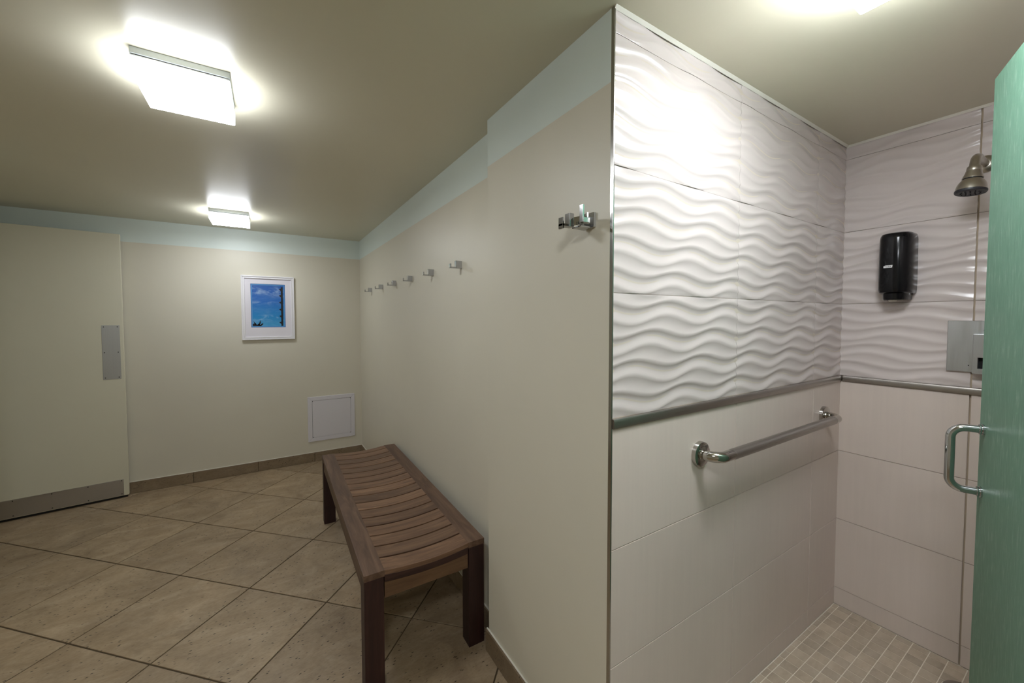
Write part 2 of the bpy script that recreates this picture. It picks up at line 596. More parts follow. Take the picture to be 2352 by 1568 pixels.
# skirting tiles
HB, TB = 0.0896, 0.011
def skirt(name, axis, face, a, b_, first=None, L=0.4575, sgn=-1):
    """axis x: runs along x on plane y=face ; axis y: runs along y on plane x=face. sgn: side it stands proud"""
    if axis == 'x':
        root = MB().box(a, b_, min(face, face + sgn * 0.004), max(face, face + sgn * 0.004), 0, HB - 0.001).build(name, M['grout_f'])
    else:
        root = MB().box(min(face, face + sgn * 0.004), max(face, face + sgn * 0.004), a, b_, 0, HB - 0.001).build(name, M['grout_f'])
    struct(root)
    cuts = [a]
    c = first if first is not None else a + L
    while c < b_ - 0.02:
        cuts.append(c)
        c += L
    cuts.append(b_)
    for s0, s1 in zip(cuts, cuts[1:]):
        s0 += 0.0012 if s0 != a else 0
        s1 -= 0.0012 if s1 != b_ else 0
        d0, d1 = sorted((face + sgn * 0.001, face + sgn * TB))
        if axis == 'x':
            MB().box(s0, s1, d0, d1, 0.0008, HB, 0.0015).build('tile', M['base'], root)
        else:
            MB().box(d0, d1, s0, s1, 0.0008, HB, 0.0015).build('tile', M['base'], root)
    # thin bead of paint-coloured caulk along the top
    d0, d1 = sorted((face, face + sgn * 0.006))
    if axis == 'x':
        MB().box(a, b_, d0, d1, HB, HB + 0.004, 0.001).build('caulk_line', M['caulk'], root)
    else:
        MB().box(d0, d1, a, b_, HB, HB + 0.004, 0.001).build('caulk_line', M['caulk'], root)
    return root
skirt('baseboard_back', 'x', YF, XL + 0.02, XR, first=-0.545 - 2 * 0.4575)
skirt('baseboard_right', 'y', XR, 1.3796, YF - TB, first=1.62)
skirt('baseboard_partition', 'y', XN, YS + 0.012, 1.3796 + TB, first=1.05)
skirt('baseboard_left', 'y', -1.166, 2.62 - TB, 2.940, sgn=1, first=5)
skirt('baseboard_left_front', 'x', 2.62, XL + 0.001, -1.166)
skirt('baseboard_front_right', 'y', XN, YB, -0.125)

# ------------------------------------------------------------------ shower wall tiles
WV = 0.305            # wavelength
AM = 0.0132
NR = 8                # ridges per full tile
TH = 0.3265
def crest(k, x):
    p = TH / NR
    ph = -2 * PI * 2.0 * (k // 2) / NR - (0.35 if k % 2 else 0.0)
    a = AM * (1.05 if k % 2 == 0 else 0.80)
    return (k + 0.35) * p + (0.004 if k % 2 else 0.0) + a * math.cos(2 * PI * x / WV + ph)

def relief(x, z):
    k = int(math.floor(z / (TH / NR))) - 2
    while crest(k + 1, x) <= z:
        k += 1
    z0, z1 = crest(k, x), crest(k + 1, x)
    t = (z - z0) / (z1 - z0)
    # scooped flute under a sharp crest: deepest just below the upper crest, every second one deeper
    strong = k % 2 == 0
    dk = (0.0047 if strong else 0.0031) * min(1.15, (z1 - z0) / 0.036)
    t = min(1.0, max(0.0, t)) ** (1.32 if strong else 1.1)
    return -dk * math.sin(PI * t)

wave_cache = {}
def wave_mesh(x0, x1, z0, z1):
    """relief tile, local x across, z up, front at y=0 (relief goes to +y, i.e. into the wall is +y)"""
    key = (round(x0, 4), round(x1, 4), round(z0, 4), round(z1, 4))
    if key in wave_cache:
        return wave_cache[key]
    b = bmesh.new()
    nx = max(4, int((x1 - x0) / 0.0127))
    rows = []
    k0, k1 = int(z0 / (TH / NR)) - 3, int(z1 / (TH / NR)) + 3
    sub = 7
    for k in range(k0, k1):
        for s in range(sub):
            rows.append((k, s / sub))
    grid = []
    e = 0.0016
    for k, t in rows:
        line = []
        for i in range(nx + 1):
            x = x0 + (x1 - x0) * i / nx
            za, zb_ = crest(k, x), crest(k + 1, x)
            z = za + t * (zb_ - za)
            zc = min(max(z, z0), z1)
            line.append((x, zc))
        grid.append(line)
    # drop rows entirely outside
    keep = []
    for r_i, line in enumerate(grid):
        lo = all(p[1] <= z0 + 1e-9 for p in line)
        hi = all(p[1] >= z1 - 1e-9 for p in line)
        keep.append(0 if lo else (2 if hi else 1))
    first = max([i for i, v in enumerate(keep) if v == 0], default=0)
    last = min([i for i, v in enumerate(keep) if v == 2], default=len(grid) - 1)
    grid = grid[first:last + 1]
    vs_ = []
    for line in grid:
        row = []
        for x, z in line:
            h = relief(x, z)
            edge = min(x - x0, x1 - x, z - z0, z1 - z)
            if edge < e:
                h = min(h, 0) - 0.0008
            row.append(b.verts.new((x - x0, -h, z - z0)))
        vs_.append(row)
    for a, c in zip(vs_, vs_[1:]):
        for i in range(nx):
            try:
                b.faces.new((a[i], a[i + 1], c[i + 1], c[i]))
            except ValueError:
                pass
    # skirt
    def side(line):
        back = [b.verts.new((v.co.x, 0.0082, v.co.z)) for v in line]
        for i in range(len(line) - 1):
            b.faces.new((line[i], line[i + 1], back[i + 1], back[i]))
    side(vs_[0])
    side(vs_[-1])
    side([r[0] for r in vs_])
    side([r[-1] for r in vs_])
    bmesh.ops.remove_doubles(b, verts=b.verts, dist=1e-5)
    bmesh.ops.dissolve_degenerate(b, edges=b.edges, dist=1e-6)
    bmesh.ops.recalc_face_normals(b, faces=b.faces)
    me = bpy.data.meshes.new('wave_tile')
    b.to_mesh(me)
    b.free()
    me.polygons.foreach_set('use_smooth', [True] * len(me.polygons))
    try:
        me.set_sharp_from_angle(angle=math.radians(50))
    except Exception:
        pass
    me.materials.append(M['wave'])
    wave_cache[key] = me
    return me

G = 0.0007
def place(me, parent, loc, rotz):
    o = bpy.data.objects.new('tile', me)
    C.objects.link(o)
    o.parent = parent
    o.location = loc
    o.rotation_euler = (0, 0, rotz)
    return o

def plain_mesh(wd, ht):
    b = bmesh.new()
    bmesh.ops.create_cube(b, size=1)
    for v in b.verts:
        v.co = Vector(((v.co.x + 0.5) * wd, (v.co.y + 0.5) * 0.0082, (v.co.z + 0.5) * ht))
    bmesh.ops.bevel(b, geom=[e_ for e_ in b.edges if all(v.co.y < 1e-6 for v in e_.verts)], offset=0.0011, segments=2, affect='EDGES')
    me = bpy.data.meshes.new('plain_tile')
    b.to_mesh(me)
    b.free()
    me.materials.append(M['plain'])
    return me

M['grout_l'] = paint('light_wall_grout', srgb(205, 194, 180), 0.7, 0.05, 0.1)
MB().box(XN + 0.003, XB + 0.0085, YS + 0.0052, YS + 0.0088, RT, ZC - 0.0005).build('grout_bed', M['grout_l'], wp)
# grout bed and tiles of the side wall (plane y = YS, tiles run along x)
MB().box(XN + 0.003, XB + 0.0085, YS + 0.0024, YS + 0.0088, 0.0, RT).build('grout_bed', M['grout_w'], wp)
xe = [XN + 0.0035, 1.3566, 1.9675, XB + 0.0075]
# tile-local x origin so that the relief runs on from tile to tile
rows_w = [(RT, J3, 0.0), (J3, J2, 0.0), (J2, J1, 0.0), (J1, ZC - 0.001, 0.0)]
for ri, (za, zb_, off) in enumerate(rows_w):
    for ci in range(3):
        xa, xb = xe[ci], xe[ci + 1]
        lx0 = 0.0075 if ci == 0 else 0.0
        lx1 = lx0 + (xb - xa)
        lz0 = 0.0
        lz1 = (zb_ - za)
        # different rows are turned differently, as laid
        sh = (0.0, 0.045, 0.11, 0.11)[ri]
        place(wave_mesh(lx0 + sh, lx1 + sh - 2 * G, lz0, lz1 - 2 * G), wp, (xa + G, YS, za + G), 0)
rows_p = [(J4, RB), (J5, J4), (J6, J5), (ZS + 0.001, J6)]
for za, zb_ in rows_p:
    for ci in range(3):
        xa, xb = xe[ci], xe[ci + 1]
        place(plain_mesh(xb - xa - 2 * G, zb_ - za - 2 * G), wp, (xa + G, YS, za + G), 0)
# end wall (plane x = XB, tiles run along -y)
ye = [YS + 0.0065, 0.3182, -0.2918]
for ri, (za, zb_, off) in enumerate(rows_w):
    for ci in range(2):
        ya, yb = ye[ci], ye[ci + 1]
        lx0 = 0.284 if ci == 0 else 0.07
        sh = (0.0, 0.045, 0.11, 0.11)[ri]
        g1 = 0.0030 if ci == 0 else 0.0
        g0 = G if ci == 0 else 0.0022
        place(wave_mesh(lx0 + sh, lx0 + sh + (ya - yb) - g0 - g1, 0.0, zb_ - za - 2 * G), wsb, (XB, ya - g0, za + G), -PI / 2)
for za, zb_ in rows_p:
    for ci in range(2):
        ya, yb = ye[ci], ye[ci + 1]
        g1 = 0.0030 if ci == 0 else 0.0
        g0 = G if ci == 0 else 0.0022
        place(plain_mesh(ya - yb - g0 - g1, zb_ - za - 2 * G), wsb, (XB, ya - g0, za + G), -PI / 2)

# caulk beads along ceiling and in the corner
MB().prism([(0, 0), (0, -0.008), (-0.007, 0)], XN, XB, 'x', mtx=Matrix.Translation((0, YS, ZC))).build('caulk_line', M['caulk'], wp)
MB().prism([(0, 0), (0, -0.008), (-0.007, 0)], -0.29, YS, 'y', mtx=Matrix.Translation((XB, 0, ZC))).build('caulk_line', M['caulk'], wsb)

# metal listello between wave and plain tiles
def listello(name, axis):
    pr = [(0, 0), (-0.0080, 0.0008), (-0.0092, 0.0035), (-0.0097, 0.0085), (-0.0098, 0.013), (-0.0096, 0.0175), (-0.0088, 0.0225), (-0.0072, 0.0252), (0, 0.026)]
    mb = MB()
    if axis == 'x':
        mb.prism([(YS + 0.002 + a, RB + b_) for a, b_ in pr], XN + 0.0035, XB - 0.0005, 'x')
    else:
        mb.prism([(XB + 0.002 + a, RB + b_) for a, b_ in pr], -0.29, YS - 0.0105, 'y')
    return struct(mb.build(name, M['rail'], smooth=True))
listello('trim_1', 'x')
listello('trim_2', 'y')
# vertical metal edge trim on the outer corner
struct(MB().box(XN - 0.0012, XN + 0.0035, YS - 0.0012, YS + 0.0095, 0, ZC - 0.0005, 0.0006).build('trim_3', M['edge']))

# ------------------------------------------------------------------ shower floor mosaic
sf = struct(MB().box(XN, XB + 0.0085, -0.30, YS + 0.0085, -0.0035, ZS - 0.0012).build('floor_shower', M['grout_m']))
PX, PY = 0.0502, 0.0497
xs = [XB - 0.0005 - 0.0375 + 0.0]
x = 2.2135
xl = [XB - 0.001, 2.2135]
while x > XN + 0.05:
    x -= PX
    xl.append(x)
xl.append(XN + 0.002)
y = 0.6935
yl = [YS - 0.0015, y]
while y > -0.26:
    y -= PY
    yl.append(y)
DR = (2.09, 0.268)
stuff = MB()
mcache = {}
for i in range(len(xl) - 1):
    for j in range(len(yl) - 1):
        x1, x0 = xl[i] - 0.0015, xl[i + 1] + 0.0015
        y1, y0 = yl[j] - 0.0015, yl[j + 1] + 0.0015
        cx, cy = (x0 + x1) / 2, (y0 + y1) / 2
        if math.hypot(cx - DR[0], cy - DR[1]) < 0.088:
            # tile nibbled round the drain
            poly = [(x0, y0), (x1, y0), (x1, y1), (x0, y1)]
            dense = []
            for a in range(4):
                p, q = poly[a], poly[(a + 1) % 4]
                for s in range(6):
                    dense.append((p[0] + (q[0] - p[0]) * s / 6, p[1] + (q[1] - p[1]) * s / 6))
            out = []
            for p in dense:
                d = math.hypot(p[0] - DR[0], p[1] - DR[1])
                if d < 0.069:
                    if d < 1e-4:
                        continue
                    p = (DR[0] + (p[0] - DR[0]) * 0.069 / d, DR[1] + (p[1] - DR[1]) * 0.069 / d)
                p = (min(max(p[0], x0), x1), min(max(p[1], y0), y1))
                if math.hypot(p[0] - DR[0], p[1] - DR[1]) >= 0.066 and (not out or abs(p[0] - out[-1][0]) + abs(p[1] - out[-1][1]) > 2e-4):
                    out.append(p)
            if len(out) >= 3 and area(out) > 1e-4:
                stuff.prism(out, ZS - 0.0012, ZS)
            continue
        if cx > 1.30 and cy > 0.19:
            k = (round(x1 - x0, 3), round(y1 - y0, 3))
            if k not in mcache:
                o = MB().box(-(x1 - x0) / 2, (x1 - x0) / 2, -(y1 - y0) / 2, (y1 - y0) / 2, -0.0012, 0, 0).build('tile', M['mosaic'], sf, loc=(cx, cy, ZS))
                mcache[k] = o.data
            else:
                o = bpy.data.objects.new('tile', mcache[k])
                C.objects.link(o)
                o.parent = sf
                o.location = (cx, cy, ZS)
        else:
            stuff.box(x0, x1, y0, y1, ZS - 0.0012, ZS)
so = stuff.build('tile', M['mosaic'], sf)
so['kind'] = 'stuff'

# ------------------------------------------------------------------ open door leaf against the far wall
door = struct(thing('door_1', 'cream painted door standing open against the far wall', 'door'))
del door['category'], door['label']
da = math.radians(180 - 172.546)
door.location = (-0.9275, 4.105, 0)
door.rotation_euler = (0, 0, da)
# local: x runs 0 .. -0.92 towards the hinge, face at y=0 (front towards -y), thickness +y
MB().box(-0.92, 0, 0, 0.042, 0.018, 2.018, 0.003, 2).build('door_leaf', M['door'], door)
MB().box(-0.90, -0.01, 0.012, 0.032, 0.0025, 0.018).build('door_gap_shade', M['rubber_and_shade'], door)  # black strip filling the gap under the leaf, its shadow put in as colour
pp = MB().box(-0.116, -0.019, -0.0018, 0.0004, 0.921, 1.330, 0.0006).build('push_plate', M['plate'], door)
kp = MB().box(-0.90, -0.028, -0.0018, 0.0004, 0.022, 0.146, 0.0006).build('kick_plate', M['kick'], door)
def screw_at(parent, x, z, face=-0.0018, r=0.0035):
    mt = Matrix.Translation((x, face, z)) @ Matrix.Rotation(PI / 2, 4, 'X')
    MB().lathe([(0, -0.0004), (r, -0.0004), (r, 0.0008), (r * 0.5, 0.0014), (0, 0.0014)], 10, mt).build('screw', M['screw'], parent)
for x in (-0.104, -0.031):
    for z in (0.935, 1.125, 1.318):
        screw_at(pp, x, z)
for x in (-0.040, -0.216, -0.392, -0.568, -0.744, -0.888):
    for z in (0.034, 0.136):
        screw_at(kp, x, z)

# ------------------------------------------------------------------ ceiling lamps
def ceiling_lamp(cx, cy, label, first=None, mt_=None):
    if first:
        r = dup(first, (cx, cy, ZC), None, label)
        for ch in r.children:
            if ch.name.startswith('diffuser'):
                ch.data = ch.data.copy()
                ch.data.materials[0] = mt_[0]
                ch.data.materials[1] = mt_[1]
        return r
    t = thing('ceiling_lamp', label, 'lamp', (cx, cy, ZC), 0, 'square ceiling lamps')
    h = 0.1175
    MB().box(-h, h, -h, h, -0.020, 0, 0.0015).build('housing', M['fix'], t)
    MB().box(-h + 0.004, h - 0.004, -h + 0.004, h - 0.004, -0.0225, -0.0195).build('gap', M['rubber_and_shade'], t)
    MB().box(-h + 0.001, h - 0.001, -h + 0.001, h - 0.001, -0.0275, -0.0222, 0.001).build('retaining_strip', M['fix'], t)
    df = MB().box(-h, h, -h - 0.001, h + 0.001, -0.071, -0.0275, 0.005, 3).build('diffuser', list(M['lamp']), t, smooth=True)
    for p in df.data.polygons:
        p.material_index = 0 if p.normal.z < -0.5 else 1
    return t
l1 = ceiling_lamp(-0.2000, 1.669, 'lit square ceiling lamp nearest the camera, above the open floor')
ceiling_lamp(-0.2110, 3.590, 'lit square ceiling lamp far off, just in front of the far wall', l1, M['lamp_far'])
ceiling_lamp(1.0820, 0.2455, 'lit square ceiling lamp inside the shower, cut by the top picture edge', l1, M['lamp_shower'])
ceiling_lamp(-0.2000, -0.252, 'lit square ceiling lamp behind the camera, outside the picture', l1, M['lamp_rear'])

# ------------------------------------------------------------------ framed picture
pic = thing('framed_picture', 'white framed photograph of blue sky and cloud on the far wall', 'picture', (0.020, YF, 1.4765))
W2, H2 = 0.2035, 0.2855
def ring(mb, a, b_, c, d, y0, y1, bev=0.0, mi=0):
    """rect ring between half sizes (a,b) outer and (c,d) inner"""
    for sx in (-1, 1):
        mb.prism([(sx * a, -b_), (sx * c, -d), (sx * c, d), (sx * a, b_)], y0, y1, 'y', bev, mi=mi)
    for sz in (-1, 1):
        mb.prism([(-a, sz * b_), (-c, sz * d), (c, sz * d), (a, sz * b_)], y0, y1, 'y', bev, mi=mi)
mb = MB()
ring(mb, W2, H2, W2 - 0.010, H2 - 0.010, -0.022, -0.001, 0.0015)
ring(mb, W2 - 0.010, H2 - 0.010, W2 - 0.016, H2 - 0.016, -0.016, -0.001, 0.001)
ring(mb, W2 - 0.016, H2 - 0.016, W2 - 0.026, H2 - 0.026, -0.019, -0.001, 0.0015)
mb.build('frame', M['frame_white'], pic)
art = (-0.134, 0.130, -0.1745, 0.2145)   # opening in local coords x0,x1,z0,z1
def hole_ring(mb, o, i_, y0, y1):
    ox0, ox1, oz0, oz1 = o
    ix0, ix1, iz0, iz1 = i_
    mb.prism([(ox0, oz0), (ix0, iz0), (ix0, iz1), (ox0, oz1)], y0, y1, 'y')
    mb.prism([(ox1, oz0), (ix1, iz0), (ix1, iz1), (ox1, oz1)], y0, y1, 'y')
    mb.prism([(ox0, oz1), (ox1, oz1), (ix1, iz1), (ix0, iz1)], y0, y1, 'y')
    mb.prism([(ox0, oz0), (ox1, oz0), (ix1, iz0), (ix0, iz0)], y0, y1, 'y')
mb = MB()
hole_ring(mb, (-W2 + 0.02, W2 - 0.02, -H2 + 0.02, H2 - 0.02), art, -0.009, -0.002)
mb.build('mat_board', M['mat_board'], pic)
def ins(a, d):
    return (a[0] + d, a[1] - d, a[2] + d, a[3] - d)
mb = MB()
hole_ring(mb, ins(art, -0.001), ins(art, 0.004), -0.0078, -0.002)
mb.build('outer_liner', M['blue_dark'], pic)
mb = MB()
hole_ring(mb, ins(art, 0.003), ins(art, 0.011), -0.0068, -0.002)
mb.build('inner_liner', M['blue_mat'], pic)
a0 = ins(art, 0.010)
pr_ = MB().box(a0[0], a0[1], -0.0045, -0.001, a0[2], a0[3]).build('print', M['sky_print'], pic)
# dark silhouettes that belong to the print
mb = MB()
xr = a0[1] - 0.008
pts = [(xr, a0[2])]
pts.append((xr - 0.016, a0[2]))
zs_ = [0.085, 0.25, 0.42, 0.60, 0.77, 0.93]
hgt = a0[3] - a0[2] - 0.012
for q in zs_:
    zc = a0[2] + q * hgt
    wd_ = 0.016 - 0.001 * q
    pts += [(xr - wd_, zc - 0.012), (xr - wd_ - 0.016, zc + 0.004), (xr - wd_ - 0.002, zc + 0.010), (xr - wd_, zc + 0.012)]
pts += [(xr - 0.014, a0[2] + hgt), (xr + 0.001, a0[2] + hgt)]
mb.prism(pts, -0.0048, -0.0044, 'y')
bx, bz = a0[0], a0[2]
for pl_ in ([(0, 0), (0.068, 0), (0.062, 0.012), (0.045, 0.018), (0.03, 0.014), (0.018, 0.03), (0, 0.018)],
            [(0.02, 0.01), (0.004, 0.052), (0.012, 0.04), (0.03, 0.018)],
            [(0.034, 0.008), (0.050, 0.030), (0.058, 0.056), (0.062, 0.030), (0.052, 0.008)],
            [(0.05, 0.006), (0.078, 0.030), (0.080, 0.018), (0.064, 0.004)]):
    mb.prism([(bx + a, bz + c) for a, c in pl_], -0.0048, -0.0044, 'y')
mb.build('silhouette', M['print_black'], pic)

# ------------------------------------------------------------------ access panel low on the far wall
ap = thing('access_panel', 'small white plastic access panel low on the far wall beside the bench', 'panel', (0.5285, YF, 0.412))
a2, b2 = 0.2115, 0.2165
mb = MB()
ring(mb, a2, b2, a2 - 0.0385, b2 - 0.0385, -0.007, 0, 0.002)
mb.build('frame', M['white'], ap)
MB().prism(rrect(-a2 + 0.040, a2 - 0.040, -b2 + 0.040, b2 - 0.040, 0.012), -0.0066, 0.0, 'y').build('cover', M['white'], ap)
MB().box(-a2 + 0.036, a2 - 0.036, -0.003, 0.0, -b2 + 0.036, b2 - 0.036).build('recess', M['hole'], ap)

# ------------------------------------------------------------------ coat hooks
HK = 'small chrome coat hooks in a row above the bench'
names = ['small chrome square hook nearest the far corner, leftmost of the six in a row',
         'small chrome square hook, second from the far corner in the row of six',
         'small chrome square hook, third from the far corner in the row of six',
         'small chrome square hook, fourth from the far corner in the row of six',
         'small chrome square hook, fifth from the far corner in the row of six',
         'small chrome square hook nearest the partition, rightmost of the six in a row']
hook = thing('coat_hook', names[0], 'hook', (XR, 3.655, 1.6345), 0, HK)
MB().box(-0.030, 0, -0.011, 0.011, -0.017, 0.019, 0.0012, 2).build('block', M['hook'], hook)
MB().box(-0.060, -0.004, -0.010, 0.010, -0.0175, -0.0115, 0.0008).build('arm', M['hook'], hook)
MB().box(-0.060, -0.055, -0.010, 0.010, -0.0175, 0.003, 0.0008).build('tip', M['hook'], hook)
for yy, lb in zip((3.266, 2.885, 2.508, 2.129, 1.750), names[1:]):
    dup(hook, (XR, yy, 1.6355), None, lb)

# big double robe hook on the partition
rh = thing('robe_hook', 'large chrome double robe hook on the partition beside the shower corner', 'hook', (XN, 0.795, 1.640))
MB().box(-0.008, 0, -0.020, 0.018, -0.021, 0.019, 0.0015, 2).build('wall_plate', M['chrome'], rh)
MB().box(-0.034, -0.006, -0.010, 0.010, -0.014, 0.008, 0.001).build('stem', M['chrome'], rh)
# bowed cross bar
pts = []
n_ = 12
for i in range(n_ + 1):
    yy = -0.034 + 0.068 * i / n_
    pts.append((-0.040 + 0.012 * (1 - (yy / 0.034) ** 2) - 0.006, yy))
back = [(p[0] + 0.006, p[1]) for p in reversed(pts)]
MB().prism(pts + back, -0.012, 0.010, 'z', 0.0006).build('cross_bar', M['chrome'], rh)
mb = MB()
yc = 0.034
mb.box(-0.055, -0.038, yc - 0.010, yc + 0.010, -0.017, 0.020, 0.001)
mb.box(-0.078, -0.050, yc - 0.009, yc + 0.009, -0.0175, -0.0105, 0.0008)
mb.box(-0.078, -0.072, yc - 0.009, yc + 0.009, -0.024, 0.006, 0.0008)
mb.build('prong', M['hook'], rh)
mb = MB()
yc = -0.028
mb.box(-0.060, -0.036, yc - 0.008, yc + 0.008, -0.018, -0.004, 0.001)
mb.box(-0.061, -0.054, yc - 0.006, yc + 0.006, -0.018, 0.028, 0.0008)
mb.build('prong', M['hook'], rh)
MB().box(-0.048, -0.004, -0.012, 0.022, -0.0235, -0.019, 0.0008).build('lower_plate', M['chrome'], rh)

# ------------------------------------------------------------------ teak bench
bench = thing('wooden_bench', 'dark brown teak slatted bench along the wall under the row of hooks', 'bench', (0.5315, 2.1705, 0), math.radians(-0.98))
BW, BL, BH = 0.2425, 0.7335, 0.449
RW = 0.074
for sx in (-1, 1):
    x0, x1 = sorted((sx * BW, sx * (BW - RW)))
    MB().box(x0, x1, -BL, BL, BH - 0.024, BH, 0.0015, 2).build('side_rail', M['wood_y'], bench)
    x0, x1 = sorted((sx * (BW - 0.005), sx * (BW - 0.027)))
    MB().box(x0, x1, -BL + 0.068, BL - 0.068, BH - 0.092, BH - 0.024, 0.001).build('side_apron', M['wood_y'], bench)
for sx in (-1, 1):
    for sy in (-1, 1):
        x0, x1 = sorted((sx * (BW - 0.001), sx * (BW - RW + 0.003)))
        y0, y1 = sorted((sy * (BL - 0.001), sy * (BL - 0.068)))
        MB().box(x0, x1, y0, y1, 0, BH - 0.024, 0.002, 2).build('leg', M['wood_leg'], bench)
XI = BW - RW
def slat(y0, y1, thick=0.018, name='slat', m_=None, flat_bottom=None):
    dip = 0.013
    n = 16
    xs_ = [-XI - 0.004 + (2 * XI + 0.008) * i / n for i in range(n + 1)]
    zt = [BH - 0.0008 - dip * (1 - (x / XI) ** 2) for x in xs_]
    top = [(x, z) for x, z in zip(xs_, zt)]
    if flat_bottom is None:
        bot = [(x, z - thick) for x, z in zip(xs_, zt)]
    else:
        bot = [(xs_[0], flat_bottom), (xs_[-1], flat_bottom)]
    pts = top + list(reversed(bot))
    return MB().prism(pts, y0, y1, 'y', 0.0008).build(name, m_ or M['wood_x'], bench)
gaps = [-0.6445 + 0.0876 * k for k in range(16)]
edges = [-BL + 0.001] + gaps + [BL - 0.001]
for a, c in zip(edges, edges[1:]):
    slat(a + (0.0045 if a > -BL + 0.01 else 0), c - (0.0045 if c < BL - 0.01 else 0))
# curved end boards under the first and last slat, then the straight aprons
for sy in (-1, 1):
    y0, y1 = sorted((sy * (BL - 0.001), sy * (BL - 0.024)))
    n = 16
    xs_ = [-XI + 2 * XI * i / n for i in range(n + 1)]
    top = [(x, BH - 0.019 - 0.013 * (1 - (x / XI) ** 2)) for x in xs_]
    bot = [(x, BH - 0.046 - 0.010 * (1 - (x / XI) ** 2)) for x in xs_]
    MB().prism(top + list(reversed(bot)), y0, y1, 'y', 0.0008).build('end_board', M['wood_dark'], bench)
    y0, y1 = sorted((sy * (BL - 0.004), sy * (BL - 0.026)))
    top = [(x, BH - 0.046 - 0.010 * (1 - (x / XI) ** 2)) for x in xs_]
    MB().prism(top + [(XI, BH - 0.108), (-XI, BH - 0.108)], y0, y1, 'y', 0.0008).build('end_apron', M['wood_apron'], bench)
# centre stretcher carrying the slats
MB().box(-0.012, 0.012, -BL + 0.03, BL - 0.03, BH - 0.075, BH - 0.034).build('centre_stretcher', M['wood_dark'], bench)

# ------------------------------------------------------------------ grab bar
gb = thing('grab_bar', 'brushed steel grab bar with round flanges on the shower side wall', 'grab bar', (1.144, YS, 0.950))
LB, OFF, RB_ = 0.923, 0.062, 0.0165
def bar_path(x0, x1, y0, n=8, r=0.045, side=0):
    return None
def bend(cx, cy, r, a0, a1, n):
    return [(cx + r * math.cos(a0 + (a1 - a0) * i / n), cy + r * math.sin(a0 + (a1 - a0) * i / n), 0) for i in range(n + 1)]
rb_ = 0.040
left = [(0, -0.004, 0)] + bend(rb_, -OFF + rb_, rb_, PI, 1.5 * PI, 10)
left.append((0.075, -OFF, 0))
rightp = [(LB, -0.004, 0)] + bend(LB - rb_, -OFF + rb_, rb_, 0, -0.5 * PI, 10) + [(LB - 0.075, -OFF, 0)]
MB().tube(left, RB_, 24).build('polished_bend', M['flange'], gb, smooth=True)
MB().tube(rightp, RB_, 24).build('polished_bend', M['flange'], gb, smooth=True)
MB().tube([(0.075, -OFF, 0), (LB - 0.075, -OFF, 0)], RB_ + 0.0004, 24).build('grip', M['bar'], gb, smooth=True)
for x in (0, LB):
    mt = Matrix.Translation((x, 0, 0)) @ Matrix.Rotation(PI / 2, 4, 'X')
    MB().lathe([(0, 0), (0.0395, 0), (0.0395, 0.006), (0.0385, 0.0125), (0.0365, 0.0140), (0.0185, 0.0140), (0.0178, 0.016), (0.0168, 0.016)], 36, mt).build('flange', M['flange'], gb, smooth=True)

# ------------------------------------------------------------------ soap dispenser
sd = thing('soap_dispenser', 'glossy black plastic soap dispenser on the shower end wall', 'dispenser', (XB, 0.5255, 1.450))
# D-shaped body lofted over height; local -x is away from the wall
def dsec(wd, dp, z, n=20, back=0.0):
    pts = [(back, wd), (-dp * 0.30, wd * 1.0)]
    ex = 2.6
    for i in range(1, n):
        a = PI / 2 - PI * i / n
        c, s = math.cos(a), math.sin(a)
        pts.append((-dp * 0.30 - dp * 0.70 * abs(c) ** (2 / ex), wd * math.copysign(abs(s) ** (2 / ex), s)))
    pts += [(-dp * 0.30, -wd), (back, -wd)]
    return [(p[0], p[1], z) for p in pts]
def loft(secs):
    b = bmesh.new()
    rs = [[b.verts.new(p) for p in s] for s in secs]
    for a, c in zip(rs, rs[1:]):
        for i in range(len(a)):
            j = (i + 1) % len(a)
            b.faces.new((a[i], a[j], c[j], c[i]))
    b.faces.new(rs[0])
    b.faces.new(rs[-1])
    bmesh.ops.recalc_face_normals(b, faces=b.faces)
    mb = MB()
    mb._add(b)
    return mb
W_, D_ = 0.0545, 0.108
W_ *= 0.97
body = loft([dsec(W_ * .90, D_ * .86, 0.026), dsec(W_ * .97, D_ * .95, 0.031), dsec(W_ * 1.0, D_ * .985, 0.042), dsec(W_ * 1.01, D_, 0.07),
             dsec(W_, D_, 0.16), dsec(W_ * .985, D_ * .985, 0.247), dsec(W_ * .96, D_ * .965, 0.260), dsec(W_ * .90, D_ * .92, 0.2685), dsec(W_ * .78, D_ * .80, 0.273)])
body.build('body', M['black'], sd, smooth=True)
loft([dsec(W_ * .70, D_ * .80, 0.0), dsec(W_ * .74, D_ * .84, 0.004), dsec(W_ * .76, D_ * .86, 0.027)]).build('push_base', M['black'], sd, smooth=True)
mt = Matrix.Translation((-0.062, 0.004, -0.006))
MB().lathe([(0, 0), (0.012, 0.0), (0.014, 0.007)], 16, mt).build('nozzle', M['caulk'], sd, smooth=True)
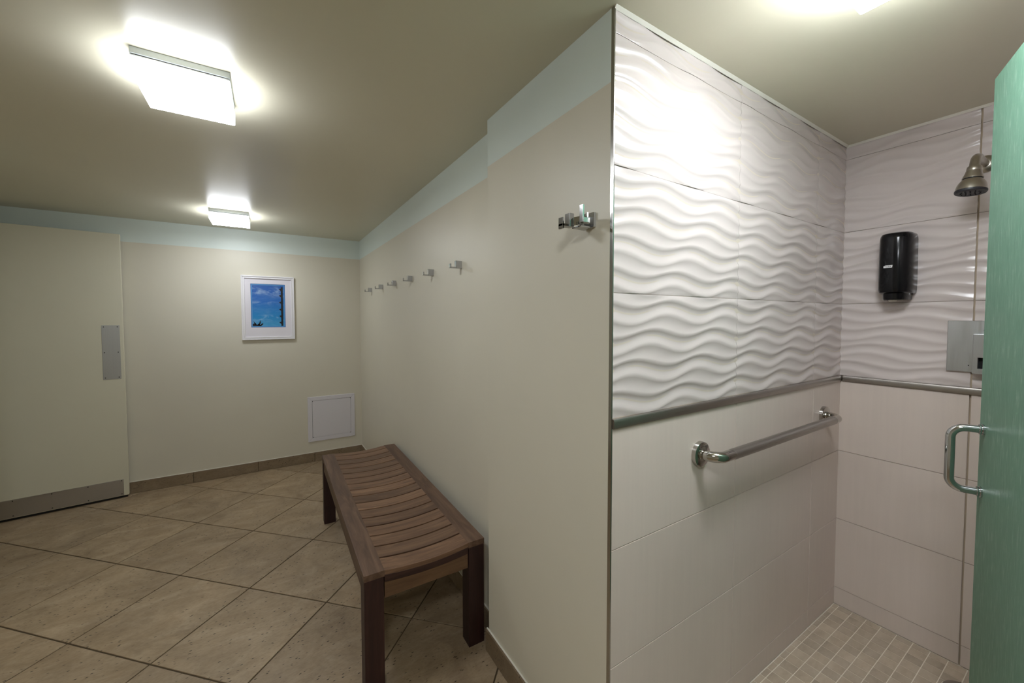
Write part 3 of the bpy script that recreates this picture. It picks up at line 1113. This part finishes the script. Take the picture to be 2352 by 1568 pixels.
# small white maker's label with its lettering
lb_ = MB()
lb_.prism([(0.0145, 0), (-0.0115, 0), (-0.0125, 0.0105), (-0.004, 0.0100), (0.0085, 0.0100), (0.0145, 0.0070)], -0.0012, 0.0, 'x')
lo = lb_.build('logo_label', M['frame_white'], sd)
lo.location = (-0.1078, 0.0095, 0.1295)
lo.rotation_euler = (0, 0, 0)
def letters(txt, size, mtx, mname, parent, extr=0.0002):
    cu = bpy.data.curves.new('lettering', 'FONT')
    cu.body = txt
    cu.size = size
    cu.extrude = extr
    cu.align_x = 'CENTER'
    cu.align_y = 'CENTER'
    o = bpy.data.objects.new('lettering', cu)
    C.objects.link(o)
    dg = bpy.context.evaluated_depsgraph_get()
    me = bpy.data.meshes.new_from_object(o.evaluated_get(dg))
    bpy.data.objects.remove(o)
    me.transform(mtx)
    me.materials.clear()
    me.materials.append(M[mname])
    q = bpy.data.objects.new('lettering', me)
    C.objects.link(q)
    q.parent = parent
    return q
# text plane facing -x : text right -> -y , up -> z
mtx = Matrix(((0, 0, -1, -0.0014), (-1, 0, 0, 0.0012), (0, 1, 0, 0.0043), (0, 0, 0, 1)))
letters('TORK', 0.0085, mtx, 'print_black', lo)

# ------------------------------------------------------------------ shower valve plate
vp = thing('shower_valve', 'square steel shower valve plate on the end wall, half behind the glass door', 'valve', (XB, 0.286, 1.268))
MB().box(-0.0035, 0.0, -0.097, 0.097, -0.097, 0.097, 0.0012).build('back_plate', M['plate'], vp)
mb = MB()
mb.box(-0.030, -0.002, -0.062, 0.028, -0.040, 0.048, 0.002, 2)
mb.box(-0.030, -0.002, -0.062, 0.028, -0.100, -0.080, 0.001)
mb.box(-0.030, -0.002, 0.014, 0.028, -0.082, -0.038, 0.001)
mb.box(-0.030, -0.002, -0.062, -0.014, -0.082, -0.038, 0.001)
mb.build('control_box', M['plate'], vp)
MB().box(-0.012, -0.003, -0.014, 0.014, -0.080, -0.040).build('slot', M['hole'], vp)
mt = Matrix.Translation((-0.0034, 0.040, -0.072)) @ Matrix.Rotation(-PI / 2, 4, 'Y')
MB().lathe([(0, 0), (0.002, 0), (0.002, 0.0008), (0, 0.001)], 10, mt).build('screw', M['screw'], vp)
MB().box(-0.0045, -0.003, -0.016, 0.006, 0.060, 0.063).build('mark', M['hole'], vp)

# ------------------------------------------------------------------ shower head
sh = thing('wall_shower_fitting', 'brushed nickel wall shower with round black spray face, above the soap dispenser beside the glass', 'shower', (XB, 0.307, 1.940))
mt = Matrix.Rotation(-PI / 2, 4, 'Y')
MB().lathe([(0, 0), (0.032, 0), (0.031, 0.004), (0.022, 0.010), (0.013, 0.013), (0, 0.013)], 28, mt).build('flange', M['nickel'], sh, smooth=True)
apth = [(0, 0, 0), (-0.115, 0, 0.0)]
for i in range(1, 9):
    a = PI / 2 - i / 8 * math.radians(78)
    apth.append((-0.115 - 0.055 * math.cos(a), 0, -0.055 + 0.055 * math.sin(a)))
MB().tube(apth, 0.0130, 20).build('arm', M['nickel'], sh, smooth=True)
e1, e0 = Vector(apth[-1]), Vector(apth[-2])
ax = Vector((-0.12, 0.06, -1)).normalized()
qrot = Vector((0, 0, 1)).rotation_difference(ax).to_matrix().to_4x4()
base_m = Matrix.Translation(e1 - ax * 0.006) @ qrot
MB().lathe([(0, 0), (0.012, 0.0), (0.0175, 0.006), (0.0185, 0.014), (0.0180, 0.020), (0.0195, 0.021), (0.0205, 0.028), (0.0245, 0.040), (0.0255, 0.046), (0.0255, 0.047), (0, 0.047)], 32, base_m).build('swivel', M['nickel'], sh, smooth=True)
MB().lathe([(0, 0.047), (0.0235, 0.047), (0.0235, 0.0505), (0, 0.0505)], 32, base_m).build('seal_ring', M['rubber_and_shade'], sh, smooth=True)
MB().lathe([(0, 0.0505), (0.0245, 0.0505), (0.0310, 0.059), (0.0355, 0.070), (0.0375, 0.082), (0.0380, 0.088), (0, 0.088)], 36, base_m).build('bell', M['nickel'], sh, smooth=True)
fc = MB().lathe([(0, 0.088), (0.0388, 0.088), (0.0392, 0.092), (0.0375, 0.096), (0.031, 0.098), (0.027, 0.0965), (0, 0.0965)], 36, base_m).build('spray_face', M['face'], sh, smooth=True)
mb = MB()
for rr_, nn in ((0.012, 6), (0.023, 12)):
    for k in range(nn):
        a = 2 * PI * k / nn
        mb.lathe([(0, 0.096), (0.0018, 0.096), (0.0014, 0.0995), (0, 0.0995)], 6, base_m @ Matrix.Translation((rr_ * math.cos(a), rr_ * math.sin(a), 0)))
mb.build('nozzles', M['face'], fc)

# ------------------------------------------------------------------ floor drain
dn = thing('floor_drain', 'round dark metal floor drain in the shower mosaic beside the glass door', 'drain', (DR[0], DR[1], ZS))
MB().lathe([(0.050, -0.001), (0.066, -0.001), (0.066, 0.002), (0.063, 0.0035), (0.052, 0.003), (0.050, 0.001), (0.050, -0.001)], 40).build('rim', M['edge'], dn, smooth=True)
MB().lathe([(0, -0.0008), (0.0505, -0.0008), (0.0505, -0.0002), (0, -0.0002)], 32).build('well', M['hole'], dn)
mb = MB()
for k in range(12):
    a = 2 * PI * k / 12
    mb.box(0.016, 0.051, -0.003, 0.003, 0, 0.0026, 0.0006, mtx=Matrix.Rotation(a, 4, 'Z'))
mb.lathe([(0.029, 0), (0.034, 0), (0.034, 0.0026), (0.029, 0.0026), (0.029, 0)], 32)
mb.lathe([(0, 0), (0.016, 0), (0.016, 0.0028), (0, 0.0028)], 24)
mb.build('grate', M['edge'], dn)

# ------------------------------------------------------------------ glass shower door
gd = thing('glass_door', 'frosted green glass shower door standing open at the right', 'door', (1.540, 0.2000, 0), math.radians(20.465))
# local: free edge at x=0, hinge towards -x, camera side is +y ... faces at y = +-0.005
MB().box(-0.820, 0, -0.010, 0.0, 0.045, 1.965, 0.0016, 2).build('glass_pane', M['glass'], gd)
MB().box(-0.0004, 0.0012, -0.0088, -0.0012, 0.047, 1.963).build('polished_edge', M['glass_edge'], gd)
# bow handle through the pane
hz0, hz1, hx = 0.937, 1.095, -0.030
def handle(side):
    s = 1 if side > 0 else -1
    y0 = 0.0 if s > 0 else -0.010
    d = 0.056
    r = 0.026
    pts = [(hx, y0 + s * 0.002, hz0)]
    for i in range(9):
        a = PI / 2 * i / 8
        pts.append((hx, y0 + s * (d - r + r * math.sin(a)), hz0 + r * (1 - math.cos(a))))
    for i in range(9):
        a = PI / 2 * i / 8
        pts.append((hx, y0 + s * (d - r + r * math.cos(a)), hz1 - r + r * math.sin(a)))
    pts.append((hx, y0 + s * 0.002, hz1))
    return MB().tube(pts, 0.0093, 22).build('handle', M['chrome'], gd, smooth=True)
for side in (1, -1):
    h_ = handle(side)
    y0 = 0.0 if side > 0 else -0.010
    for z in (hz0, hz1):
        mt = Matrix.Translation((hx, y0, z)) @ Matrix.Rotation(-PI / 2 * side, 4, 'X')
        MB().lathe([(0, 0), (0.0135, 0), (0.0135, 0.003), (0.0115, 0.0042), (0.0125, 0.0055), (0.0125, 0.008), (0.0105, 0.009), (0, 0.009)], 24, mt).build('washer', M['chrome'], h_, smooth=True)
for z in (0.28, 1.72):
    MB().box(-0.858, -0.775, -0.020, 0.010, z - 0.045, z + 0.045, 0.002, 2).build('hinge', M['chrome'], gd)
